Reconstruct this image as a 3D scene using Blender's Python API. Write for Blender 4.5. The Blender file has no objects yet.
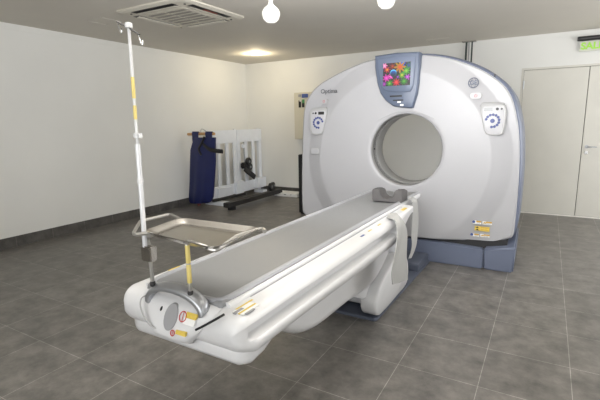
import bpy, bmesh, math, random
from mathutils import Vector, Matrix
random.seed(7)
C = bpy.context.scene.collection
SC = bpy.context.scene
PI = math.pi

# ---------------------------------------------------------------- camera
F, YAW, PITCH, ROLL = 421.48, 0.5289, 0.1841, -0.0163
CAM = Vector((5.56005, -7.346925, 1.462575))
fw = Vector((-math.sin(YAW)*math.cos(PITCH), math.cos(YAW)*math.cos(PITCH), -math.sin(PITCH)))
rt = Vector((math.cos(YAW), math.sin(YAW), 0))
up = rt.cross(fw)
r2 = rt*math.cos(ROLL)+up*math.sin(ROLL)
u2 = -rt*math.sin(ROLL)+up*math.cos(ROLL)
cd = bpy.data.cameras.new('camera'); cam = bpy.data.objects.new('camera', cd); C.objects.link(cam)
cd.sensor_width = 36; cd.lens = F/600*36; cd.clip_start = .05
M = Matrix((r2, u2, -fw)).transposed().to_4x4(); M.translation = CAM
cam.matrix_world = M
SC.camera = cam
# ---------------------------------------------------------------- world, lights, exposure
SC.view_settings.view_transform = 'Standard'; SC.view_settings.look = 'None'
SC.view_settings.gamma = 1; SC.view_settings.exposure = -0.2
SC.view_settings.use_curve_mapping = False
w = bpy.data.worlds.new('world'); SC.world = w; w.use_nodes = True
w.node_tree.nodes['Background'].inputs[0].default_value = (.75, .85, 1, 1)
w.node_tree.nodes['Background'].inputs[1].default_value = 1.0
def area(name, loc, target, sx, sy, power, col):
    l = bpy.data.lights.new(name, 'AREA'); l.shape = 'RECTANGLE'; l.size = sx; l.size_y = sy
    l.energy = power; l.color = col
    o = bpy.data.objects.new(name, l); C.objects.link(o); o.location = loc
    o.rotation_euler = (Vector(target)-Vector(loc)).to_track_quat('-Z', 'Y').to_euler()
    return o
def spot(name, loc, power, col, ang=2.4, rad=.07):
    l = bpy.data.lights.new(name, 'SPOT'); l.energy = power; l.color = col
    l.spot_size = ang; l.spot_blend = .25; l.shadow_soft_size = rad
    o = bpy.data.objects.new(name, l); C.objects.link(o); o.location = loc
    return o
H = 2.649
XR, YF = 8.4, -9.2
area('added_fill', (4.9, YF+.15, 1.45), (4.4, -3, 1.0), 4.6, 2.0, 95, (.97, .985, 1))  # added fill light behind the camera; no window is built there
area('added_fill', (XR-.15, -2.0, 1.6), (2.5, -2.2, 1.2), 3.2, 1.8, 100, (.98, .985, 1))  # added fill from the right, brightens the door and far walls
area('added_fill', (XR-.15, -6.0, 1.6), (2.5, -4.6, 1.2), 2.8, 1.8, 18, (.98, .985, 1))  # added weaker fill from the right; this wall has no window
area('added_bounce', (4.9, -6.0, 1.9), (4.5, -4.2, 3.6), 1.6, 1.6, 150, (.99, .99, 1))  # added upward light, brightens the room by bounce off the ceiling
area('added_top_fill', (4.3, -6.3, H-.05), (4.3, -6.3, 0), 1.2, 1.2, 10, (1, .98, .95))  # added overhead fill light; no panel is modelled

# ---------------------------------------------------------------- materials
def srgb(c):
    return tuple(((x/255)/12.92 if x/255 <= .04045 else ((x/255+.055)/1.055)**2.4) for x in c)+(1,)
def mat(name, rgb, rough=.5, metal=0, noise=0, nscale=8, bump=0, bscale=200, spec=.5, emit=0, coat=0):
    m = bpy.data.materials.new(name); m.use_nodes = True
    nt = m.node_tree; b = nt.nodes['Principled BSDF']
    col = srgb(rgb)
    b.inputs['Base Color'].default_value = col; b.inputs['Roughness'].default_value = rough
    b.inputs['Metallic'].default_value = metal; b.inputs['Specular IOR Level'].default_value = spec
    b.inputs['Coat Weight'].default_value = coat
    tc = nt.nodes.new('ShaderNodeTexCoord')
    if not noise: noise, nscale = .012, 3
    n = nt.nodes.new('ShaderNodeTexNoise'); n.inputs['Scale'].default_value = nscale
    n.inputs['Detail'].default_value = 5
    nt.links.new(tc.outputs['Object'], n.inputs['Vector'])
    r = nt.nodes.new('ShaderNodeValToRGB')
    r.color_ramp.elements[0].position = .3; r.color_ramp.elements[1].position = .7
    r.color_ramp.elements[0].color = tuple(c*(1-noise) for c in col[:3])+(1,)
    r.color_ramp.elements[1].color = tuple(min(1, c*(1+noise)) for c in col[:3])+(1,)
    nt.links.new(n.outputs[0], r.inputs[0]); nt.links.new(r.outputs[0], b.inputs['Base Color'])
    if bump:
        n2 = nt.nodes.new('ShaderNodeTexNoise'); n2.inputs['Scale'].default_value = bscale
        nt.links.new(tc.outputs['Object'], n2.inputs['Vector'])
        bp = nt.nodes.new('ShaderNodeBump'); bp.inputs['Strength'].default_value = bump
        bp.inputs['Distance'].default_value = .002
        nt.links.new(n2.outputs[0], bp.inputs['Height']); nt.links.new(bp.outputs[0], b.inputs['Normal'])
    if emit:
        b.inputs['Emission Color'].default_value = col; b.inputs['Emission Strength'].default_value = emit
    return m
def tile_mat(name, rgb, mortar, ox, oy, vert=False, w=.45, h=.45, rough=.35):
    m = bpy.data.materials.new(name); m.use_nodes = True
    nt = m.node_tree; b = nt.nodes['Principled BSDF']; L = nt.links
    tc = nt.nodes.new('ShaderNodeTexCoord')
    mp = nt.nodes.new('ShaderNodeMapping'); mp.inputs['Location'].default_value = (-ox, -oy, 0)
    L.new(tc.outputs['Object'], mp.inputs['Vector'])
    if vert:
        sx = nt.nodes.new('ShaderNodeSeparateXYZ'); cx = nt.nodes.new('ShaderNodeCombineXYZ')
        ad = nt.nodes.new('ShaderNodeMath'); ad.operation = 'ADD'
        L.new(mp.outputs[0], sx.inputs[0]); L.new(sx.outputs[0], ad.inputs[0]); L.new(sx.outputs[1], ad.inputs[1])
        L.new(ad.outputs[0], cx.inputs[0]); L.new(sx.outputs[2], cx.inputs[1]); src = cx.outputs[0]
    else: src = mp.outputs[0]
    br = nt.nodes.new('ShaderNodeTexBrick'); br.offset = 0; br.squash = 1
    br.inputs['Scale'].default_value = 1; br.inputs['Brick Width'].default_value = w
    br.inputs['Row Height'].default_value = h; br.inputs['Mortar Size'].default_value = .0021
    br.inputs['Mortar Smooth'].default_value = .3; br.inputs['Bias'].default_value = 0
    c = srgb(rgb)
    br.inputs['Color1'].default_value = tuple(x*.93 for x in c[:3])+(1,)
    br.inputs['Color2'].default_value = tuple(x*1.07 for x in c[:3])+(1,)
    br.inputs['Mortar'].default_value = srgb(mortar)
    L.new(src, br.inputs['Vector'])
    n = nt.nodes.new('ShaderNodeTexNoise'); n.inputs['Scale'].default_value = 6; n.inputs['Detail'].default_value = 12
    n.inputs['Roughness'].default_value = .7
    L.new(tc.outputs['Object'], n.inputs['Vector'])
    r = nt.nodes.new('ShaderNodeValToRGB'); r.color_ramp.elements[0].position = .32; r.color_ramp.elements[1].position = .7
    r.color_ramp.elements[0].color = (.52, .52, .52, 1); r.color_ramp.elements[1].color = (1.5, 1.49, 1.47, 1)
    L.new(n.outputs[0], r.inputs[0])
    mx = nt.nodes.new('ShaderNodeMix'); mx.data_type = 'RGBA'; mx.blend_type = 'MULTIPLY'; mx.inputs[0].default_value = 1
    L.new(br.outputs['Color'], mx.inputs[6]); L.new(r.outputs[0], mx.inputs[7])
    L.new(mx.outputs[2], b.inputs['Base Color'])
    rr = nt.nodes.new('ShaderNodeMapRange'); rr.inputs[3].default_value = rough-.07; rr.inputs[4].default_value = rough+.13
    L.new(n.outputs[0], rr.inputs[0]); L.new(rr.outputs[0], b.inputs['Roughness'])
    bp = nt.nodes.new('ShaderNodeBump'); bp.inputs['Strength'].default_value = .25; bp.inputs['Distance'].default_value = .002
    bp.invert = True
    L.new(br.outputs['Fac'], bp.inputs['Height']); L.new(bp.outputs[0], b.inputs['Normal'])
    return m
m_wall = mat('wall_paint', (226, 226, 222), .75, noise=.02, nscale=1.5, bump=.08, bscale=120)
m_ceil = mat('ceiling_paint', (214, 209, 199), .8, noise=.02, nscale=2, bump=.05)
m_floor = tile_mat('floor_tile', (110, 107, 103), (156, 153, 148), 4.4327, -5.036)
m_base = tile_mat('skirting_tile', (84, 82, 79), (130, 127, 122), .18, .0, True, .45, 3, .5)
m_door = mat('door_laminate', (208, 206, 197), .5, noise=.02, nscale=4)
m_white = mat('white_plastic', (214, 214, 215), .28, coat=.15)
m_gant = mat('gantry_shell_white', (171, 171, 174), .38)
m_blue = mat('blue_grey_plastic', (102, 110, 130), .38)
m_pod = mat('display_housing_blue_grey', (92, 102, 121), .42)
m_podl = mat('display_bezel_blue_grey', (102, 112, 132), .42)
m_plate = mat('slate_floor_plate', (86, 92, 106), .45)
m_ring = mat('bore_ring_grey', (170, 170, 170), .35)
m_dark = mat('dark_gap', (38, 38, 40), .5)
m_black = mat('black_plastic', (28, 28, 30), .45)
m_rub = mat('black_rubber', (44, 43, 43), .6, noise=.1)
m_pad = mat('grey_vinyl_pad', (130, 131, 132), .42, noise=.02, nscale=3, bump=.15, bscale=400)
m_pipe = mat('pale_vinyl_edge', (158, 159, 163), .35)
m_foam = mat('dark_grey_foam', (86, 84, 84), .8, bump=.3, bscale=300)
m_silver = mat('satin_silver', (176, 178, 182), .3, .75)
m_steel = mat('stainless_steel', (200, 196, 190), .22, 1, noise=.05, nscale=12)
m_chrome = mat('chrome', (215, 215, 215), .12, 1)
m_tube = mat('brushed_tube', (188, 186, 182), .32, .9)
m_yel = mat('yellow_tape', (224, 204, 124), .45)
m_cloth = mat('pale_grey_webbing', (168, 168, 166), .8, bump=.4, bscale=500)
m_rack = mat('grey_white_board', (228, 232, 238), .5, noise=.03)
m_navy = mat('navy_vinyl', (22, 31, 82), .45, noise=.12, nscale=9)
m_wood = mat('pale_wood', (200, 158, 106), .55, noise=.12, nscale=20)
m_cream = mat('cream_metal', (200, 196, 180), .45)
m_acw = mat('air_unit_plastic', (208, 203, 190), .5)
m_acg = mat('air_unit_grille_grey', (150, 146, 137), .6)
m_labw = mat('label_white', (236, 236, 234), .5)
m_laby = mat('label_yellow', (216, 188, 84), .5, noise=.08, nscale=90)
m_labo = mat('label_amber', (196, 158, 66), .5, noise=.1, nscale=90)
m_labb = mat('label_blue', (60, 80, 140), .5)
m_labr = mat('label_red', (190, 60, 60), .5)
m_labg = mat('label_grey_print', (150, 150, 152), .5)
m_btn = mat('blue_key', (62, 74, 130), .45)
m_lcd = mat('lcd_grey', (128, 131, 132), .3)
m_green = mat('exit_letter_green', (150, 205, 70), .5, emit=.25)
m_signp = mat('sign_panel', (205, 207, 190), .3)
m_logo = mat('logo_slate', (62, 74, 100), .4)
m_txt = mat('print_grey', (86, 88, 94), .5)
m_bulb = mat('opal_white', (206, 204, 198), .3)
m_lamp = mat('lamp_lens', (255, 236, 200), .4, emit=9)
m_copper = mat('red_brown_plastic', (120, 66, 54), .6)
m_cable = mat('dark_green_cable', (46, 60, 56), .6)

# ---------------------------------------------------------------- helpers
def finish(bm, sharp=35, smooth=True):
    bmesh.ops.recalc_face_normals(bm, faces=bm.faces)
    if smooth:
        for f in bm.faces: f.smooth = True
        for e in bm.edges:
            if len(e.link_faces) == 2 and e.calc_face_angle(0) > math.radians(sharp): e.smooth = False
def obj(name, bm, m, parent=None, loc=(0, 0, 0), rot=(0, 0, 0), bevel=0, seg=2, sharp=35, label=None):
    if bevel:
        finish(bm, sharp, False)
        es = [e for e in bm.edges if len(e.link_faces) == 2 and e.calc_face_angle(0) > math.radians(sharp)]
        bmesh.ops.bevel(bm, geom=es, offset=bevel, segments=seg, affect='EDGES', clamp_overlap=True)
        sharp = 50
    finish(bm, sharp)
    me = bpy.data.meshes.new(name); bm.to_mesh(me); bm.free(); me.materials.append(m)
    o = bpy.data.objects.new(name, me); C.objects.link(o)
    o.location = loc; o.rotation_euler = rot
    if parent: o.parent = parent
    if label: o['label'] = label
    return o
def tag(o, label, cat, group=None):
    o['label'] = label; o['category'] = cat
    if group: o['group'] = group
    return o
def thing(name, label, cat, loc=(0, 0, 0), rz=0, group=None):
    o = bpy.data.objects.new(name, None); C.objects.link(o); o.location = loc; o.rotation_euler = (0, 0, rz)
    o.empty_display_size = .1
    return tag(o, label, cat, group)
def struct(o): o['kind'] = 'structure'; return o
def box(bm, x0, x1, y0, y1, z0, z1):
    v = [bm.verts.new(p) for p in ((x0,y0,z0),(x1,y0,z0),(x1,y1,z0),(x0,y1,z0),(x0,y0,z1),(x1,y0,z1),(x1,y1,z1),(x0,y1,z1))]
    for f in ((0,3,2,1),(4,5,6,7),(0,1,5,4),(1,2,6,5),(2,3,7,6),(3,0,4,7)): bm.faces.new([v[i] for i in f])
def bx(*a):
    bm = bmesh.new(); box(bm, *a); return bm
def loft(bm, secs, closed=True, cap=True):
    rows = [[bm.verts.new(p) for p in s] for s in secs]
    n = len(rows[0])
    for a, b in zip(rows, rows[1:]):
        for i in range(n if closed else n-1):
            j = (i+1) % n
            try: bm.faces.new((a[i], a[j], b[j], b[i]))
            except ValueError: pass
    if cap and closed:
        bm.faces.new(rows[0][::-1]); bm.faces.new(rows[-1])
    return rows
def prism(bm, pts, y0, y1, axis='y'):
    def P(p, t):
        return (p[0], t, p[1]) if axis == 'y' else ((t, p[0], p[1]) if axis == 'x' else (p[0], p[1], t))
    loft(bm, [[P(p, y0) for p in pts], [P(p, y1) for p in pts]])
def tube(bm, pts, r, n=10, cap=True):
    pts = [Vector(p) for p in pts]; secs = []
    ref = None
    for i, p in enumerate(pts):
        t = (pts[min(i+1, len(pts)-1)]-pts[max(i-1, 0)]).normalized()
        if ref is None: ref = Vector((0, 0, 1)) if abs(t.z) < .9 else Vector((1, 0, 0))
        a = (ref-t*ref.dot(t)).normalized(); b = t.cross(a); ref = a
        rr = r[i] if isinstance(r, (list, tuple)) else r
        secs.append([p+a*rr*math.cos(2*PI*k/n)+b*rr*math.sin(2*PI*k/n) for k in range(n)])
    loft(bm, secs, cap=cap)
def lathe(bm, prof, c=(0, 0, 0), n=24, axis='z'):
    secs = []
    for r, h in prof:
        s = []
        for k in range(n):
            a = 2*PI*k/n; x, y = r*math.cos(a), r*math.sin(a)
            p = {'z': (x, y, h), 'y': (x, h, y), 'x': (h, x, y)}[axis]
            s.append((p[0]+c[0], p[1]+c[1], p[2]+c[2]))
        secs.append(s)
    loft(bm, secs)
def spline(pts, n=6):
    P = [Vector(p) for p in pts]; out = []
    for i in range(len(P)-1):
        a = P[max(i-1, 0)]; b = P[i]; c = P[i+1]; d = P[min(i+2, len(P)-1)]
        for k in range(n):
            t = k/n
            out.append(.5*((2*b)+(c-a)*t+(2*a-5*b+4*c-d)*t*t+(3*b-a-3*c+d)*t**3))
    out.append(P[-1]); return out
def interp(tab, x):
    if x <= tab[0][0]: return tab[0][1]
    for (a, b), (c, d) in zip(tab, tab[1:]):
        if x <= c: return b+(d-b)*(x-a)/(c-a)
    return tab[-1][1]
def sstep(a, b, x):
    t = max(0, min(1, (x-a)/(b-a))); return t*t*(3-2*t)
def rrect(x0, x1, z0, z1, r, n=5):
    out = []
    for cx, cz, a0 in ((x1-r, z0+r, -PI/2), (x1-r, z1-r, 0), (x0+r, z1-r, PI/2), (x0+r, z0+r, PI)):
        for k in range(n+1):
            a = a0+PI/2*k/n; out.append((cx+r*math.cos(a), cz+r*math.sin(a)))
    return out
def copy_tree(o, parent=None):
    c = o.copy(); C.objects.link(c)
    if parent: c.parent = parent
    for ch in list(o.children): copy_tree(ch, c)
    return c
def text_mesh(name, s, size, m, parent, loc, rot, ext=.001, align='CENTER', bold=0):
    cu = bpy.data.curves.new(name, 'FONT'); cu.body = s; cu.size = size; cu.extrude = ext; cu.align_x = align
    cu.align_y = 'CENTER'; cu.offset = bold
    t = bpy.data.objects.new(name, cu); C.objects.link(t)
    dg = bpy.context.evaluated_depsgraph_get(); me = bpy.data.meshes.new_from_object(t.evaluated_get(dg))
    bpy.data.objects.remove(t)
    me.materials.clear(); me.materials.append(m)
    o = bpy.data.objects.new(name, me); C.objects.link(o); o.location = loc; o.rotation_euler = rot
    if parent: o.parent = parent
    return o

# ---------------------------------------------------------------- room shell
struct(obj('floor', bx(-.15, XR+.15, YF-.15, .15, -.1, 0), m_floor))
struct(obj('ceiling', bx(-.15, XR+.15, YF-.15, .15, H, H+.1), m_ceil))
struct(obj('wall_left', bx(-.15, 0, YF-.15, .15, 0, H), m_wall))
struct(obj('wall_right', bx(XR, XR+.15, YF-.15, .15, 0, H), m_wall))
struct(obj('wall_front', bx(-.15, XR+.15, YF-.15, YF, 0, H), m_wall))
DX0, DXM, DX1, DZ = 5.15, 6.0, 6.85, 2.19
bm = bmesh.new(); box(bm, 0, DX0, 0, .15, 0, H); box(bm, DX1, XR, 0, .15, 0, H); box(bm, DX0, DX1, 0, .15, DZ, H)
struct(obj('wall_back', bm, m_wall))
struct(obj('baseboard_left', bx(0, .012, YF, 0, 0, .134), m_base))
struct(obj('baseboard_back', bx(.012, 4.4, -.012, 0, 0, .125), m_base))
struct(obj('trim_1', bx(0, .006, YF, 0, H-.07, H), m_wall, bevel=.002))
struct(obj('trim_2', bx(.006, XR, -.006, 0, H-.07, H), m_wall, bevel=.002))
struct(obj('trim_3', bx(4.45, XR, -.008, 0, 0, .018), mat('white_sealant', (236, 234, 226), .5)))
bm = bmesh.new(); box(bm, DX0, DX0+.03, -.004, .04, 0, DZ); box(bm, DX1-.03, DX1, -.004, .04, 0, DZ); box(bm, DX0+.03, DX1-.03, -.004, .04, DZ-.03, DZ)
struct(obj('trim_4', bm, m_door, bevel=.002))
for i, (a, b) in enumerate(((DX0+.034, DXM-.004), (DXM+.004, DX1-.034))):
    d = struct(obj('door_%d' % (i+1), bx(a, b, .002, .045, .02, DZ-.035), m_door, bevel=.002))
    if i == 1:
        bm = bmesh.new(); lathe(bm, [(.001, -.006), (.024, -.006), (.024, .003), (.001, .003)], (a+.055, 0, 1.04), axis='y')
        tube(bm, [(a+.055, -.003, 1.04), (a+.055, -.05, 1.04), (a+.07, -.055, 1.04), (a+.17, -.055, 1.04)], .009)
        obj('door_handle', bm, m_silver, d)
        bm = bmesh.new(); lathe(bm, [(.001, -.008), (.022, -.008), (.024, .003), (.001, .003)], (a+.055, 0, .955), axis='y')
        obj('lock', bm, m_chrome, d)
    else:
        for z in (1.95, .3):
            bm = bmesh.new(); lathe(bm, [(.001, -.06), (.009, -.06), (.009, .06), (.001, .06)], (a+.004, -.006, z)); obj('hinge', bm, m_silver, d)
struct(obj('door_light_stop', bx(DX0-.02, DX1+.02, .15, .17, 0, DZ+.02), m_dark))  # unseen dark sheet added behind the doors to stop outside light leaking in
struct(obj('joint_shade_strip', bx(DXM-.02, DXM+.02, .047, .07, .02, DZ-.035), m_dark))  # dark strip added behind the leaf joint, shade of the gap as colour
# ---------------------------------------------------------------- scanner frame of reference
TH = math.radians(1.0)
dv = Vector((math.cos(TH), math.sin(TH), 0)); nv = Vector((-math.sin(TH), math.cos(TH), 0))
ORG = Vector((5.3057348, -2.992383, 0))-dv*1.0
def Wd(x, y, z): return ORG+dv*x+nv*y+Vector((0, 0, z))

# ---------------------------------------------------------------- gantry
g = thing('ct_scanner_gantry', 'large white ring-shaped CT scanner gantry with round bore and blue-grey base', 'CT scanner', ORG, TH)
RIM = [(1.03,.332),(1.05,.40),(1.056,.71),(1.052,1.0),(1.03,1.3),(.995,1.49),(.949,1.64),(.885,1.745),(.797,1.828),(.665,1.917),(.485,2.0),
       (.30,2.06),(.1,2.095),(-.09,2.108),(-.25,2.10),(-.40,2.08),(-.516,2.055),(-.687,2.003),(-.865,1.928),(-1.013,1.85),(-1.12,1.755),(-1.18,1.645),
       (-1.211,1.479),(-1.228,1.133),(-1.243,.777),(-1.242,.43),(-1.21,.345),(-1.07,.285),(-.8,.262),(-.5,.25),(0,.243),(.4,.25),(.7,.262),(.86,.268),(.91,.278),(.97,.302)]
RIM = [(x-.02*sstep(.6, 1.0, -x), z+.008*sstep(.2, .6, -x)) for x, z in RIM]
rim = [(p.x, p.y) for p in spline([(a, b, 0) for a, b in RIM+[RIM[0]]], 5)][:-1]
BC = (0, 1.156); BR = .366
def gy(x, z):
    rr = math.hypot(x+.08, z-1.05)
    return .03-.068*(1-max(0, min(1, (rr-.895)/.18)))
def gsurf(x, z, k):   # point of the shell with its edge rolled back, k = 0 bore .. 1 rim
    return gy(x, z)
NR = len(rim)
secs = []
T = [0, .012, .03, .06]+[.06+.94*k/48 for k in range(1, 48)]
for i, t in enumerate(T):
    row = []
    for (x, z) in rim:
        a = math.atan2(z-BC[1], x-BC[0]); bxx, bz = BC[0]+BR*math.cos(a), BC[1]+BR*math.sin(a)
        px, pz = bxx+(x-bxx)*t, bz+(z-bz)*t
        row.append((px, gy(px, pz)+(.018, .006, .001, 0)[i] if i < 4 else gy(px, pz), pz))
    secs.append(row)
def rimrow(s, y):
    out = []
    for (x, z) in rim:
        out.append((-.08+(x+.08)*s[0], y if not callable(y) else y(x, z), 1.15+(z-1.15)*s[1]))
    return out
secs.append([(x*.988-.001, gy(x, z)+.004, 1.15+(z-1.15)*.988) for x, z in rim])
secs.append([(x, gy(x, z)+.018, z) for x, z in rim])
secs.append([(x, gy(x, z)+.05, z) for x, z in rim])
bm = bmesh.new(); loft(bm, secs, cap=False)
front = obj('front_cover', bm, m_gant, g, sharp=40)
GD = .78
bm = bmesh.new()
def off(x, z, d):
    # pushed outward from the middle of the gantry
    v = Vector((x+.08, (z-1.15))); l = v.length; return (x+v.x/l*d, z+v.y/l*d)
ss = []
for d, y in ((-.01, .055), (.008, .05), (.022, .07), (.030, .12), (.032, .3), (.03, GD-.06), (.01, GD-.01), (-.03, GD)):
    row = []
    for x, z in rim:
        k = sstep(.3, .5, z)*sstep(-.9, .7, x)
        ox, oz = off(x, z, d*(k if d > 0 else 1)); row.append((ox, y, oz))
    ss.append(row)
for t in (.75, .5, .25, .02):
    ss.append([(BC[0]+(x-BC[0])*t+(.62*(x-BC[0])/math.hypot(x-BC[0], z-BC[1]))*(1-t), GD, BC[1]+(z-BC[1])*t+(.62*(z-BC[1])/math.hypot(x-BC[0], z-BC[1]))*(1-t)) for x, z in rim])
loft(bm, ss, cap=False)
obj('side_shell', bm, m_blue, g, label='blue-grey shell behind the white front cover')
# bore: front ring with grooves, cylinder, then a flare out to the back
bm = bmesh.new()
prof = [(BR, -.03), (BR, .02)]
for k in range(4):
    y = .03+.026*k
    prof += [(BR, y), (BR+.006, y+.002), (BR+.006, y+.007), (BR-.001*k, y+.009)]
prof += [(BR-.004, .15), (BR-.006, .33), (BR+.01, .36), (.62, GD)]
rows = []
for r, y in prof:
    rows.append([(r*math.cos(2*PI*k/72), y, BC[1]+r*math.sin(2*PI*k/72)) for k in range(72)])
loft(bm, rows, cap=False)
bore = obj('bore_lining', bm, m_ring, g, sharp=60)
for k in range(4):
    y = .0325+.026*k
    bm = bmesh.new()
    loft(bm, [[(r*math.cos(2*PI*j/72), yy, BC[1]+r*math.sin(2*PI*j/72)) for j in range(72)] for r, yy in ((BR-.0008, y-.003), (BR-.0008, y+.009))], cap=False)
    obj('bore_groove', bm, m_dark, bore, label='dark groove around the bore')
bm = bmesh.new(); box(bm, -BR+.001, -BR+.012, .05, .062, 1.15, 1.166); obj('laser_window', bm, m_black, bore)
# lamp window line above the bore
pts = [(-.29+.5*k/20*1.16, -.052, 1.46+.09*math.sin(PI*k/20)) for k in range(21)]
bm = bmesh.new(); tube(bm, [(x, -.044, z) for x, y, z in pts], .002, 4); obj('seam_line', bm, m_ring, g)
# base
bm = bmesh.new()
prism(bm, [(-1.2, 0), (.797, 0), (.797, .205), (.4, .22), (0, .225), (-1.2, .225)], -.03, GD-.03)
base = obj('base', bm, m_blue, g, bevel=.012, label='blue-grey floor base under the gantry')
bm = bmesh.new()
loft(bm, [[(.803, y0, .0), (1.068, y0+a, .0), (1.075, y0+a, .255+b), (.803, y0, .205+b)] for y0, a, b in ((-.03, .002, 0), (.02, 0, .012), (GD-.03, 0, .03))])
obj('base_end', bm, m_blue, base, bevel=.014, seg=3)
bm = bmesh.new(); box(bm, -1.12, 1.0, .035, GD-.1, .18, .3); obj('gap_shade', bm, m_dark, g)  # dark box that paints the shadow gap between front cover and base
# display pod
CX, CY, CZ = 1.18, -4.35, 1.4626
def sh(x, z, y):   # carries a point seen on the y=0 plane to its true depth y
    k = (y-CY)/(0-CY); return (CX+(x-CX)*k, CZ+(z-CZ)*k)
def pod_outline(y, s=1.0):
    P = [(-.355,2.118),(-.352,2.0),(-.325,1.84),(-.29,1.74),(-.235,1.665),(-.152,1.604),(-.13,1.598),(.03,1.575),(.052,1.582),(.07,1.64),(.092,1.72),(.104,1.82),(.108,1.98),(.102,2.118),(-.12,2.13)]
    return [sh(x, z, y) for x, z in P]
bm = bmesh.new()
def shrink(P, d):
    cx = sum(p[0] for p in P)/len(P); cz = sum(p[1] for p in P)/len(P)
    return [(x+(cx-x)*d, z+(cz-z)*d) for x, z in P]
A = pod_outline(-.09)
loft(bm, [[(x, .06, z) for x, z in A], [(x, -.075, z) for x, z in A], [(x, -.09, z) for x, z in shrink(A, .03)], [(x, -.095, z) for x, z in shrink(A, .08)]])
pod = obj('display_housing', bm, m_pod, g, sharp=50, label='blue-grey housing around the display screen')
bm = bmesh.new()
B = [sh(x, z, -.1) for x, z in ((-.315,2.075),(-.31,1.99),(-.285,1.86),(-.262,1.785),(-.2,1.755),(-.05,1.737),(.03,1.745),(.055,1.80),(.062,1.9),(.068,2.07),(-.12,2.088))]
loft(bm, [[(x, -.09, z) for x, z in B], [(x, -.108, z) for x, z in B], [(x, -.112, z) for x, z in shrink(B, .03)]])
obj('bezel', bm, m_podl, pod, sharp=50)
# screen: picture of bright flowers, drawn as coloured cells
SX0, SX1, SZ0, SZ1 = [None]*4
a = sh(-.262, 2.032, -.113); b = sh(.020, 1.806, -.113)
SX0, SX1, SZ0, SZ1 = a[0], b[0], b[1], a[1]
NX, NZ = 72, 58
bm = bmesh.new(); cl = bm.loops.layers.color.new('Col')
vs = [[bm.verts.new((SX0+(SX1-SX0)*i/NX, -.1135, SZ0+(SZ1-SZ0)*j/NZ)) for i in range(NX+1)] for j in range(NZ+1)]
flw = [(.38,.55,.155,(60,150,215),(150,215,240),0),(.13,.36,.15,(214,90,190),(235,150,220),7),(.30,.42,.11,(230,120,200),(240,190,230),6),(.62,.8,.22,(200,190,60),(230,130,60),8),
       (.85,.62,.17,(90,180,80),(200,220,110),9),(.5,.15,.15,(205,60,90),(240,130,140),8),(.15,.72,.13,(190,60,130),(240,220,80),7),(.78,.18,.16,(70,150,60),(150,210,90),10),
       (.25,.12,.17,(60,140,60),(190,220,110),9),(.9,.35,.12,(190,90,200),(230,170,230),6),(.7,.45,.13,(120,190,70),(240,220,110),8),(.35,.85,.15,(140,70,60),(220,140,90),7),
       (.72,.95,.12,(50,110,200),(140,190,230),6),(.55,.38,.07,(130,50,160),(230,180,240),5),(.05,.9,.12,(230,160,200),(240,220,230),6),(.93,.85,.12,(60,160,140),(110,120,200),7),(.05,.1,.12,(150,60,160),(220,150,220),6)]
for j in range(NZ):
    for i in range(NX):
        x, z = (i+.5)/NX, (j+.5)/NZ
        col = (60, 90, 40) if math.sin(x*31)*math.sin(z*27) < 0 else (120, 40, 110)
        for fx, fz, r, c1, c2, n in flw[::-1]:
            r *= 1.22 if n else 1
            dx, dz = (x-fx)*1.22, z-fz; d = math.hypot(dx, dz); an = math.atan2(dz, dx)
            rr = r*(1 if n == 0 else .72+.28*math.cos(an*n))
            if d < rr:
                k = d/rr; col = tuple(c2[q]*(1-k)+c1[q]*k for q in range(3)) if n else tuple((c1 if k < .75 else c2)[q]*(.8+.3*(dz/r)) for q in range(3))
        f = bm.faces.new((vs[j][i], vs[j][i+1], vs[j+1][i+1], vs[j+1][i]))
        cc = srgb(tuple(max(0, min(255, q)) for q in col))
        for l in f.loops: l[cl] = cc
me = bpy.data.meshes.new('screen'); bm.to_mesh(me); bm.free()
m_scr = bpy.data.materials.new('screen_picture'); m_scr.use_nodes = True
nt = m_scr.node_tree; at = nt.nodes.new('ShaderNodeVertexColor'); at.layer_name = 'Col'; b_ = nt.nodes['Principled BSDF']
b_.inputs['Base Color'].default_value = (.02, .02, .02, 1); b_.inputs['Roughness'].default_value = .3
nt.links.new(at.outputs[0], b_.inputs['Emission Color']); b_.inputs['Emission Strength'].default_value = 1.6
me.materials.append(m_scr)
scr = bpy.data.objects.new('screen', me); C.objects.link(scr); scr.parent = pod
scr['label'] = 'lit screen showing bright flowers'
def dec(name, m, parent, poly, y, th=.002, bev=0, label=None, yref=None):
    bm = bmesh.new(); prism(bm, [sh(x, z, y) for x, z in poly], y-th, y+th)
    return obj(name, bm, m, parent, label=label)
def drect(x0, x1, z0, z1): return [(x0, z0), (x1, z0), (x1, z1), (x0, z1)]
dec('speaker_slot', m_black, pod, drect(-.185, -.06, 1.695, 1.71), -.097)
dec('speaker_slot', m_black, pod, drect(-.15, -.045, 1.655, 1.667), -.097)
dec('status_light', m_labw, pod, drect(-.105, -.07, 1.635, 1.65), -.097)
dec('status_light', m_labw, pod, drect(-.075, -.04, 1.603, 1.62), -.097)
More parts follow.
